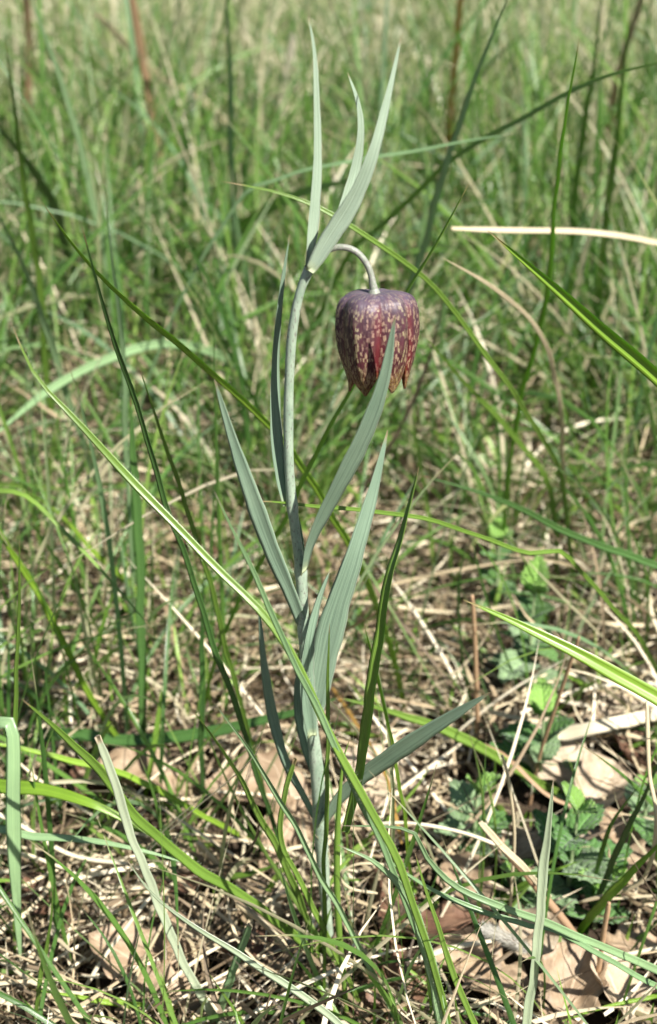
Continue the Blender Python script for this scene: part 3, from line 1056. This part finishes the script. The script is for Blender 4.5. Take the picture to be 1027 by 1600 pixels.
grass('upright grey green rolled blade with a fine point over the litter at lower right',
      [(818, 1660), (828, 1560), (838, 1470), (848, 1380), (857, 1290), (865, 1218)], [-.05, -.06], 16, 'grass_pale', r0=-35, fold=.5)
grass('long grey green blade curving level to the right edge over the fuzzy seed head',
      [(1120, 1545), (1020, 1512), (940, 1478), (860, 1445), (780, 1416), (710, 1382), (668, 1340), (650, 1303), (610, 1292), (530, 1290)], [-.03, -.05, -.04], 13, 'grass_glaucous', r0=10)
grass('thinner grey green blade merging with the long one near the rolled blade',
      [(890, 1462), (830, 1447), (750, 1425), (690, 1398), (640, 1368), (590, 1330)], [-.045, -.04], 9, 'grass_glaucous')
grass('dark edged green blade lying behind the right lower leaf towards the dead leaves',
      [(905, 1250), (850, 1228), (760, 1172), (680, 1135), (600, 1108), (530, 1090)], [.10, .08], 17, 'grass_green')
grass('broad dark blurred blade lying level behind the stem on the left',
      [(80, 1150), (180, 1155), (270, 1152), (370, 1135), (480, 1108), (540, 1085)], [.12, .1], 19, 'grass_dark')
grass('dark green arching blade at the right edge among the herbs',
      [(915, 1460), (935, 1400), (975, 1310), (1010, 1235), (1045, 1160)], -.02, 11, 'grass_dark')
grass('bright leaning blade at the right edge beside the toothed herb',
      [(880, 1490), (930, 1425), (985, 1365), (1050, 1300)], -.02, 15, 'grass_bright')
grass('thin curved green blade ending above the toothed herb',
      [(925, 1415), (935, 1350), (958, 1285), (1000, 1225)], -.02, 8, 'grass_green')
grass('soft out of focus grey green blade between the left leaf and the hairy blade',
      [(490, 1100), (440, 990), (402, 905), (365, 830), (334, 765)], [-.05, -.05], 10, 'grass_glaucous')
grass('soft near blade at the bottom edge, right of the crossing blade',
      [(760, 1640), (722, 1560), (690, 1460), (664, 1385), (648, 1330)], [-.08, -.07], 10, 'grass_green')
grass('wide soft grey green blade near the bottom edge under the crossing blade',
      [(705, 1700), (690, 1590), (668, 1490), (640, 1405), (590, 1350), (528, 1320)], [-.06, -.05], 20, 'grass_glaucous', r0=20)
grass('upright dark blade left of the stem with its foot in the litter',
      [(318, 1262), (315, 1150), (316, 1040), (318, 892)], -.005, 10, 'grass_dark')
grass('thin two toned grey green blade slanting to the bottom edge under the stem',
      [(632, 1622), (560, 1475), (500, 1365), (452, 1275), (395, 1180), (335, 1098)], [-.035, -.05], 9, 'grass_glaucous', fold=.8)
grass('fresh bright green blade fallen towards the stem base from the left',
      [(512, 1520), (482, 1440), (440, 1340), (402, 1265), (360, 1190), (300, 1108)], -.02, 12, 'grass_green')
grass('short stout green blade hooked up left of the stem base',
      [(520, 1480), (470, 1380), (440, 1310), (446, 1240), (462, 1185)], [-.02, -.02], 9, 'grass_green', blunt=True)
grass('broad blurred green blade lying level at the right behind the herb',
      [(640, 640), (700, 690), (780, 725), (880, 745), (960, 758), (1060, 780)], 'flat', 12, 'grass_green', root=False)
grass('dark green straight blade slanting right across the herb in the middle distance',
      [(1090, 905), (1000, 872), (900, 838), (800, 790), (720, 760), (655, 742)], [.16, .14], 12, 'grass_dark')
grass('thin green blade bowing down to the right from beneath the bell',
      [(870, 880), (860, 760), (800, 680), (720, 590), (660, 520)], [.25, .2], 9, 'grass_green')
grass('upright blurred green blade at the right edge, tall as the brown tipped one',
      [(915, 720), (928, 560), (945, 380), (965, 200), (985, 20)], [.45, .4], 12, 'grass_green')
grass('upright green blade right of the brown tipped one, reaching the top',
      [(880, 600), (890, 440), (905, 260), (930, 90), (945, -40)], [.5, .45], 11, 'grass_green')
grass('leaning green blade far left above the arching blade',
      [(120, 660), (75, 520), (30, 400), (-20, 300)], [.3, .25], 12, 'grass_glaucous')
grass('tall pale blade leaning left near the top left corner',
      [(180, 520), (150, 330), (110, 170), (60, 30), (40, -40)], [.45, .4], 10, 'grass_glaucous')
grass('green blade standing straight by the left edge, rooted in the mid distance',
      [(95, 720), (70, 560), (60, 430), (20, 150), (8, 60)], [.35, .3], 11, 'grass_green')
grass('thin yellow green blade leaning left over the dark hollow at the left',
      [(270, 1000), (220, 930), (150, 865), (90, 800), (10, 750)], .0, 10, 'grass_bright')
grass('flat blurred green blade across the dark hollow at the left edge',
      [(-60, 800), (30, 770), (110, 840), (170, 905), (240, 985)], [.12, .08], 9, 'grass_green')
grass('low green blade pointing right at the bottom right corner',
      [(1100, 1520), (1027, 1555), (940, 1575), (860, 1602)], [-.02, -.03], 8, 'grass_bright')
grass('small pointed green blade at the bottom, left of the stem base',
      [(400, 1640), (375, 1590), (350, 1555), (326, 1520)], [-.04, -.04], 9, 'grass_green')
grass('pale green flat blade crossing under the arching pale blade at the bottom',
      [(335, 1600), (355, 1545), (375, 1490), (392, 1445)], [-.03, -.035], 15, 'grass_glaucous', blunt=True)
grass('thin upright green blade at the lower left beneath the folded one',
      [(50, 1640), (62, 1540), (78, 1450), (84, 1385)], [-.03, -.03], 8, 'grass_green')

# --- dry stalks one can pick out
straw('broad cream dead blade lying level at the right behind the big green blade', [(1120, 402), (1027, 380), (950, 366), (870, 360), (780, 359), (706, 357)], [.28, .24], 9, 'dry_straw', root=True, r0=60, r1=-30)
straw('fine grey dead blade curling down to the right of the bell', [(880, 720), (874, 640), (862, 560), (838, 510), (800, 473), (750, 436), (690, 402)], [.24, .14], 7, 'dry_straw', root=True, blunt=False)
straw('tan upright dead stalk out of focus at the upper left', [(256, 300), (242, 210), (226, 110), (204, -20)], [.75, .7], 13, 'dry_brown', root=True)
straw('pale dead stalk leaning across the upper left background', [(420, 260), (320, 160), (240, 110), (150, 20)], [.9, .8], 10, 'dry_straw', root=True)
straw('orange brown upright stalk out of focus behind the bell near the top edge', [(700, 240), (706, 150), (716, 50), (722, -40)], [.8, .75], 13, 'dry_ochre', root=True)
straw('grey brown stalk at the top right corner, out of focus', [(950, 200), (965, 120), (990, 40), (1010, -30)], [.8, .75], 12, 'dry_brown', root=True)
straw('dark brown upright stalk at the top left corner', [(42, 200), (45, 100), (42, 0), (40, -60)], [.9, .85], 12, 'dry_brown', root=True)
straw('whitish seedy dry tip in the background left of the tallest bract', [(445, 140), (452, 95), (462, 52)], [.9, .9], 16, 'dry_cream', root=True)
straw('white bleached blade in the litter right of the herb cluster', [(808, 855), (880, 868), (940, 882), (1015, 898)], 'flat', 9, 'dry_straw')
straw('pale thin stalk lying level in the litter left of the stem', [(100, 926), (200, 921), (260, 938), (310, 960)], 'flat', 5, 'dry_straw')
straw('long straw with a green end lying level above the pale oak leaves', [(740, 1106), (830, 1126), (920, 1137), (1080, 1168)], 'flat', 8, 'dry_straw')
straw('broad bleached dead blade above the pale oak leaves at the right edge', [(870, 1150), (960, 1130), (1080, 1105)], 'flat', 22, 'dry_cream', r0=0)
straw('thin curved straw looping down at the right edge', [(1011, 1095), (1015, 1207), (1026, 1275), (1016, 1350), (988, 1386), (905, 1410)], [.01, -.005, .01], 7, 'dry_straw', round_=.7)
straw('brown dead stalk with a pale frayed end, running down right from the herb', [(950, 1540), (905, 1470), (850, 1400), (800, 1340), (755, 1290)], [.0, .01, .015], 13, 'dry_brown', round_=.7)
straw('cream frayed sheath splitting off the end of the brown dead stalk', [(860, 1402), (815, 1352), (780, 1318), (750, 1284)], [.004, .010], 11, 'dry_straw', r0=30)
straw('white torn straw lying across the bottom right of the stem base', [(515, 1565), (585, 1532), (640, 1505), (700, 1482), (768, 1470)], [-.012, .004], 11, 'dry_cream', round_=.5)
straw('jointed thick tan straw lying left of the stem base', [(472, 1535), (445, 1480), (410, 1440), (370, 1410)], [-.003, .01], 12, 'dry_straw', round_=.8)
straw('short stubby straw above the sideways leaf tip', [(350, 1362), (330, 1340), (308, 1315)], [.05, .05], 11, 'dry_straw', round_=.8)
straw('long cream straw slanting up from the bottom edge, left of the whitish blade', [(90, 1620), (150, 1515), (200, 1445), (238, 1398)], [-.02, .01], 7, 'dry_cream', round_=.7)
straw('fine pale straw with a forked end over the dark hollow at lower left', [(80, 1470), (140, 1445), (190, 1420), (238, 1402)], [.02, .012], 5, 'dry_cream', round_=.8)
straw('pale straw slanting down from the left edge under the folded blade', [(-40, 1255), (30, 1288), (110, 1335), (200, 1350)], [.035, .03], 8, 'dry_cream', round_=.7)
straw('ochre yellow dead blade slanting behind the bright wide blade', [(628, 1318), (602, 1210), (556, 1130), (520, 1075)], 'flat', 6, 'dry_ochre')
straw('thin straw hooked in a loop right of the stem foot', [(590, 1396), (548, 1388), (532, 1368), (560, 1350), (620, 1352)], [.005, .0], 5, 'dry_straw', round_=.8)
straw('thin straw standing upright between the herb plants', [(800, 1375), (804, 1300), (795, 1220), (785, 1180)], [.02, .015], 5, 'dry_straw', round_=.8, root=True)
straw('level pale straw passing behind the foot of the stem', [(575, 1288), (640, 1286), (720, 1300), (790, 1325)], [.03, .02], 6, 'dry_cream', round_=.8)
straw('tan stalk leaning upright beside the bottom right dead leaf', [(935, 1520), (945, 1450), (952, 1410)], [-.01, -.01], 9, 'dry_brown', round_=.8)
straw('grey brown upright stalk beside the far herb plant', [(745, 1090), (742, 1000), (738, 930)], [.13, .12], 8, 'dry_brown', root=True, round_=.8)
straw('broken brown twig slanting behind the toothed herb', [(870, 1100), (890, 1040), (905, 995)], [.09, .08], 6, 'dry_brown', root=True, round_=.8)
straw('split tan straw lying at the right above the bottom corner', [(900, 1535), (950, 1500), (1030, 1480)], [-.005, .0], 7, 'dry_cream', round_=.6)
straw('flat tan dead blade lying under the herb near the centre right', [(700, 1150), (780, 1175), (860, 1245), (940, 1270)], 'flat', 7, 'dry_brown')
straw('pale straw pointing up at the bottom left of centre', [(180, 1600), (225, 1500), (255, 1440), (262, 1400)], [-.02, -.0], 6, 'dry_straw', round_=.8)
straw('long bleached stalk lying level in the litter behind the big leaf', [(500, 940), (590, 943), (680, 955), (760, 952), (850, 935)], 'flat', 5, 'dry_straw')
straw('pale stalk fallen to the right of the white bleached blade', [(900, 965), (960, 975), (1040, 978)], 'flat', 6, 'dry_straw')


# ------------------------------------------------------------------ dead oak leaves
def oak_mesh(seed, L=.05):
    rg = np.random.default_rng(seed)
    nu, nv = 13, 34
    v = np.linspace(0, 1, nv)
    u = np.linspace(-1, 1, nu)
    lob = 4 + seed % 2
    w0 = .27 * np.sin(np.clip(v * 1.02, 0, 1) * math.pi) ** .65 * (.75 + .5 * v)
    w = w0 * (1 + .17 * np.sin(v * lob * 2 * math.pi + rg.uniform(0, 6)) * np.clip(1.2 - v, 0, 1))
    wr = w0 * (1 + .17 * np.sin(v * lob * 2 * math.pi + rg.uniform(0, 6)) * np.clip(1.2 - v, 0, 1))
    w = np.maximum(w, .006)
    wr = np.maximum(wr, .006)
    U, V = np.meshgrid(u, v)
    X = np.where(U < 0, U * w[:, None], U * wr[:, None])
    Yy = V + .06 * np.abs(U) * (1 - V)
    c1, c2, c3 = rg.uniform(.2, 1.5), rg.uniform(-.25, .45), rg.uniform(0, 6)
    Z = c1 * X ** 2 * 2 + c2 * (V - .5) ** 2 + .03 * np.sin(V * 9 + c3) * np.abs(U) + .02 * np.sin(V * 21 + U * 3 + c3) * np.abs(U) + .014 * np.sin(U * 9 + c3 * 2) * np.cos(V * 12)
    P = np.stack([X, Yy - .5, Z], -1) * L
    idx = np.arange(nu * nv).reshape(nv, nu)
    q = np.stack([idx[:-1, :-1], idx[:-1, 1:], idx[1:, 1:], idx[1:, :-1]], -1).reshape(-1, 4)
    top = P.reshape(-1, 3)
    return mesh_np('oak_leaf', top, q, np.stack([(U.ravel() + 1) / 2, V.ravel()], 1))


OAK = [oak_mesh(s) for s in range(9)]


def oak(px, py, zr, size, mat, label, tx=0, ty=0, z=.013, k=None):
    k = random.randrange(9) if k is None else k
    me = OAK[k].copy()
    me.materials.clear()
    me.materials.append(MATS[mat])
    o = link('dead_oak_leaf', me)
    g = ground_at(px, py, z)
    o.location = g
    o.rotation_euler = (R(tx), R(ty), R(zr))
    size *= .80
    o.scale = (size, size, size)
    md = o.modifiers.new('thickness', 'SOLIDIFY')
    md.thickness = .0003
    tag(o, label, 'dead leaf', 'dead oak leaves in the litter')


oak(880, 1190, 60, 1.5, 'oak_pale', 'largest pale bleached oak leaf, beside the toothed herb at the right', 12, -8, k=1)
oak(935, 1235, -35, 1.1, 'oak_pale', 'pale oak leaf tucked under the largest one, towards the right edge', 5, 15)
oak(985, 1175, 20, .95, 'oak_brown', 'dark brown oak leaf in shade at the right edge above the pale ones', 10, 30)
oak(900, 1310, 100, 1.0, 'oak_pale', 'bleached oak leaf right of the toothed herb, crossed by straw', -5, 8)
oak(970, 1320, 10, .9, 'oak_tan', 'tan curled oak leaf among the green blades at the right edge', 20, 5)
oak(888, 1555, -25, 1.05, 'oak_tan', 'smooth tan oak leaf with a rounded end at the bottom right', 20, 5, k=3)
oak(968, 1555, 25, 1.1, 'oak_pale', 'pale folded oak leaf at the bottom right corner', 15, 30)
oak(845, 1480, 40, 1.0, 'oak_pale', 'pale oak leaf behind the upright rolled blade at lower right', 10, -12)
oak(765, 1535, 75, 1.25, 'oak_tan', 'pinkish brown oak leaf with a torn centre at the bottom right of the stem', 18, 10, k=5)
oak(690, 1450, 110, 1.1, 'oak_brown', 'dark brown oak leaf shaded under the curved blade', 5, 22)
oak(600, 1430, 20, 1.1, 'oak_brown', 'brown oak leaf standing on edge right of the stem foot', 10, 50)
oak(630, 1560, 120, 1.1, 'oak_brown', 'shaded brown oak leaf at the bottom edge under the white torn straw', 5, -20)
oak(420, 1245, 80, 1.4, 'oak_tan', 'pale oak leaf lit by the sun just left of the stem node', 12, -5, k=2)
oak(440, 1310, -20, 1.0, 'oak_tan', 'tan oak leaf curled beneath the pale one by the stem node', 15, 35)
oak(600, 1215, 60, 1.2, 'oak_pale', 'pale oak leaf striped with shadows under the right lower leaf', 6, 6)
oak(555, 1270, -60, .9, 'oak_pale', 'small pale oak leaf right of the stem node', 5, -8)
oak(225, 1222, 85, 1.4, 'oak_tan', 'pale oak leaf lying under the hairy leaves at the left', 10, 5, k=4)
oak(150, 1240, 30, 1.0, 'oak_brown', 'reddish brown oak leaf shaded under the broad hairy leaf', 5, 25)
oak(225, 1508, 70, 1.15, 'oak_tan', 'rounded pale oak leaf half in shade near the bottom left', 22, -6, k=6)
oak(275, 1480, 10, .8, 'oak_tan', 'small tan oak leaf touching the rounded pale one at bottom left', 20, 30)
oak(260, 1565, 100, .9, 'oak_tan', 'tan oak leaf under the flat bright blade at the bottom edge', 0, 0)
oak(320, 850, 60, 1.0, 'oak_brown', 'rusty brown oak leaf out of focus left of the hairy blade', 15, 10)
oak(90, 822, 100, 1.1, 'oak_tan', 'tan oak leaf out of focus in the hollow at the left', 15, -10)
oak(610, 862, 50, .8, 'oak_pale', 'small pale oak leaf out of focus between the two right leaves', 10, 0)
oak(940, 490, 50, 1.6, 'oak_pale', 'pale blurred oak leaf behind the big green blade at the right', 30, 10)
oak(1000, 1480, 110, .8, 'oak_tan', 'tan oak leaf at the right edge below the curved long blade', 15, 10)
oak(735, 1390, 20, .9, 'oak_tan', 'tan oak leaf sheltering under the smaller herb plant', 12, -20)
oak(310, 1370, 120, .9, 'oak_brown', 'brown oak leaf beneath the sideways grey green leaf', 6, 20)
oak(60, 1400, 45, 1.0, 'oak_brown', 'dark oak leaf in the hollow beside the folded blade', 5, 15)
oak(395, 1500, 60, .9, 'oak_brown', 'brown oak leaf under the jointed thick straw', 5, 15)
oak(985, 1120, 95, 1.1, 'oak_pale', 'pale oak leaf end showing under the broad bleached blade', 5, 10)
oak(820, 1330, 140, .8, 'oak_tan', 'tan oak leaf under the toothed herb beside the brown stalk', 5, -10)


# ------------------------------------------------------------------ toothed herb plants
def herb_leaf_mesh(seed, L=.02, wr=.36):
    rg = np.random.default_rng(seed + 50)
    nu, nv = 13, 30
    v = np.linspace(0, 1, nv)
    u = np.linspace(-1, 1, nu)
    w0 = wr * np.sin(np.clip(v, 0, 1) ** .8 * math.pi) ** .72
    teeth = 1 + .20 * np.abs(np.sin(v * 6.5 * math.pi)) - .07
    w = np.maximum(w0 * teeth, .02)
    U, V = np.meshgrid(u, v)
    X = U * w[:, None]
    Yy = V + .04 * np.abs(U) * np.sin(V * 6.5 * 2 * math.pi)
    ph = V * 6.5 - np.abs(U) * 2.5
    quilt = np.abs(np.sin(ph * math.pi)) * .035 * np.clip(np.abs(U) * 5, 0, 1) * (1 - np.abs(U) * .4)
    bend = rg.uniform(.15, .5)
    Z = quilt + .35 * np.abs(X) - bend * V ** 2 * .6 + .02 * np.sin(V * 8 + seed) * U
    P = np.stack([X, Yy, Z], -1) * L
    idx = np.arange(nu * nv).reshape(nv, nu)
    q = np.stack([idx[:-1, :-1], idx[:-1, 1:], idx[1:, 1:], idx[1:, :-1]], -1).reshape(-1, 4)
    return mesh_np('leaf', P.reshape(-1, 3), q, np.stack([(U.ravel() + 1) / 2, V.ravel()], 1))


HL = {m: [herb_leaf_mesh(s) for s in range(4)] for m in ('herb_leaf', 'herb_leaf_grey', 'herb_leaf_young')}
for m, l in HL.items():
    for me in l:
        me.materials.append(MATS[m])


def herb(px, py, height, pairs, size, label, lean=(0, 0), base_pt=None, mats=('herb_leaf', 'herb_leaf', 'herb_leaf_grey')):
    g = base_pt or ground_at(px, py, 0.0)
    height *= 1.25
    size *= 1.12
    r = bpy.data.objects.new('toothed_herb', None)
    COL.objects.link(r)
    r.location = (g.x, g.y, 0)
    tag(r, label, 'small plant', 'toothed leafy herbs right of the flower')
    pts = [Vector((0, 0, -.003)), Vector((lean[0] * .4, lean[1] * .4, height * .5)), Vector((lean[0], lean[1], height))]
    q = spline(pts, 16)
    link('stem', tube('stem', q, np.linspace(.0011, .0006, 16), 8), 'herb_stem', r)
    a0 = random.uniform(0, 3)
    for k in range(pairs):
        t = .25 + .75 * k / max(1, pairs - 1)
        p = q[min(15, int(t * 15))]
        sz = size * (1.15 - .45 * t) * random.uniform(.6, 1.2)
        for s in range(2):
            a = a0 + k * math.pi / 2 + s * math.pi + random.uniform(-.35, .35)
            m = 'herb_leaf_young' if t > .9 else random.choice(mats)
            o = bpy.data.objects.new('leaf', random.choice(HL[m]))
            COL.objects.link(o)
            o.parent = r
            o.location = p
            tilt = random.uniform(10, 55) if t < .85 else random.uniform(45, 65)
            o.rotation_euler = Euler((R(tilt), R(random.uniform(-15, 15)), a), 'XYZ')
            o.scale = (sz / .02,) * 3
            md = o.modifiers.new('thickness', 'SOLIDIFY')
            md.thickness = .00022


herb(885, 1405, .036, 4, .025, 'low toothed herb with dark quilted leaves beside the rolled blade', (.001, .0))
herb(738, 1350, .030, 4, .023, 'low toothed herb with grey tinted leaves left of the brown dead stalk', (0, 0), mats=('herb_leaf_grey', 'herb_leaf'))
herb(842, 1245, .034, 4, .023, 'toothed herb with fresh pale centre left of the largest oak leaf', (-.001, 0))
herb(822, 1090, .046, 6, .022, 'tall leafy toothed herb behind the large yellow green blade', (.0, .0), mats=('herb_leaf', 'herb_leaf_grey'))
herb(775, 965, .034, 4, .020, 'blurred toothed herb left behind the tall leafy one', (.0, .005))
herb(1000, 1330, .026, 3, .018, 'toothed herb at the right edge behind the dark arching blade', (0, 0), mats=('herb_leaf_grey', 'herb_leaf'))
herb(930, 1440, .012, 3, .021, 'flat toothed herb with long dark leaves between the green blades at lower right', (0, 0), mats=('herb_leaf',))
herb(800, 1420, .014, 3, .016, 'smallest toothed herb, by the fuzzy seed head', (0, 0))


# ------------------------------------------------------------------ fuzzy seed head
def seed_head():
    g = ground_at(790, 1466, .034)
    g2 = ground_at(828, 1486, .030)
    g0 = ground_at(752, 1450, .036)
    q = spline([g0, g, g2], 20)
    bs = Vector((g.x, g.y, 0))
    r = bpy.data.objects.new('fuzzy_seed_head', None)
    COL.objects.link(r)
    r.location = bs
    tag(r, 'fuzzy silver grey dried seed head on dead leaves behind the long grey green blade', 'seed head')
    me = tube('core', q, .0011 * np.sin(np.linspace(.3, 2.9, 20)), 10)
    rebase(me, bs)
    link('core', me, 'seed_core', r)
    vs, qs = [], []
    for k in range(1900):
        i = random.randrange(1, 19)
        p = q[i] + (q[min(19, i + 1)] - q[i]) * random.random()
        T = q[i] - q[i - 1]
        T = T / np.linalg.norm(T)
        d = RNG.normal(0, 1, 3)
        d -= T * d.dot(T)
        d = d / np.linalg.norm(d) - T * .5 + RNG.normal(0, .25, 3)
        d /= np.linalg.norm(d)
        L = random.uniform(.002, .0045)
        c = np.cross(d, T)
        c /= np.linalg.norm(c)
        rr_ = .00007
        b = len(vs)
        mid = p + d * L * .6 + RNG.normal(0, .0003, 3)
        vs += [p + c * rr_, p - c * rr_, mid + c * rr_, mid - c * rr_, p + d * L - T * .001 + c * rr_ * .3, p + d * L - T * .001 - c * rr_ * .3]
        qs += [(b, b + 1, b + 3, b + 2), (b + 2, b + 3, b + 5, b + 4)]
    me = mesh_np('hairs', np.array(vs), np.array(qs), np.zeros((len(vs), 2)))
    rebase(me, bs)
    hh = link('hairs', me, 'seed_hair', r)
    hh['kind'] = 'stuff'


seed_head()
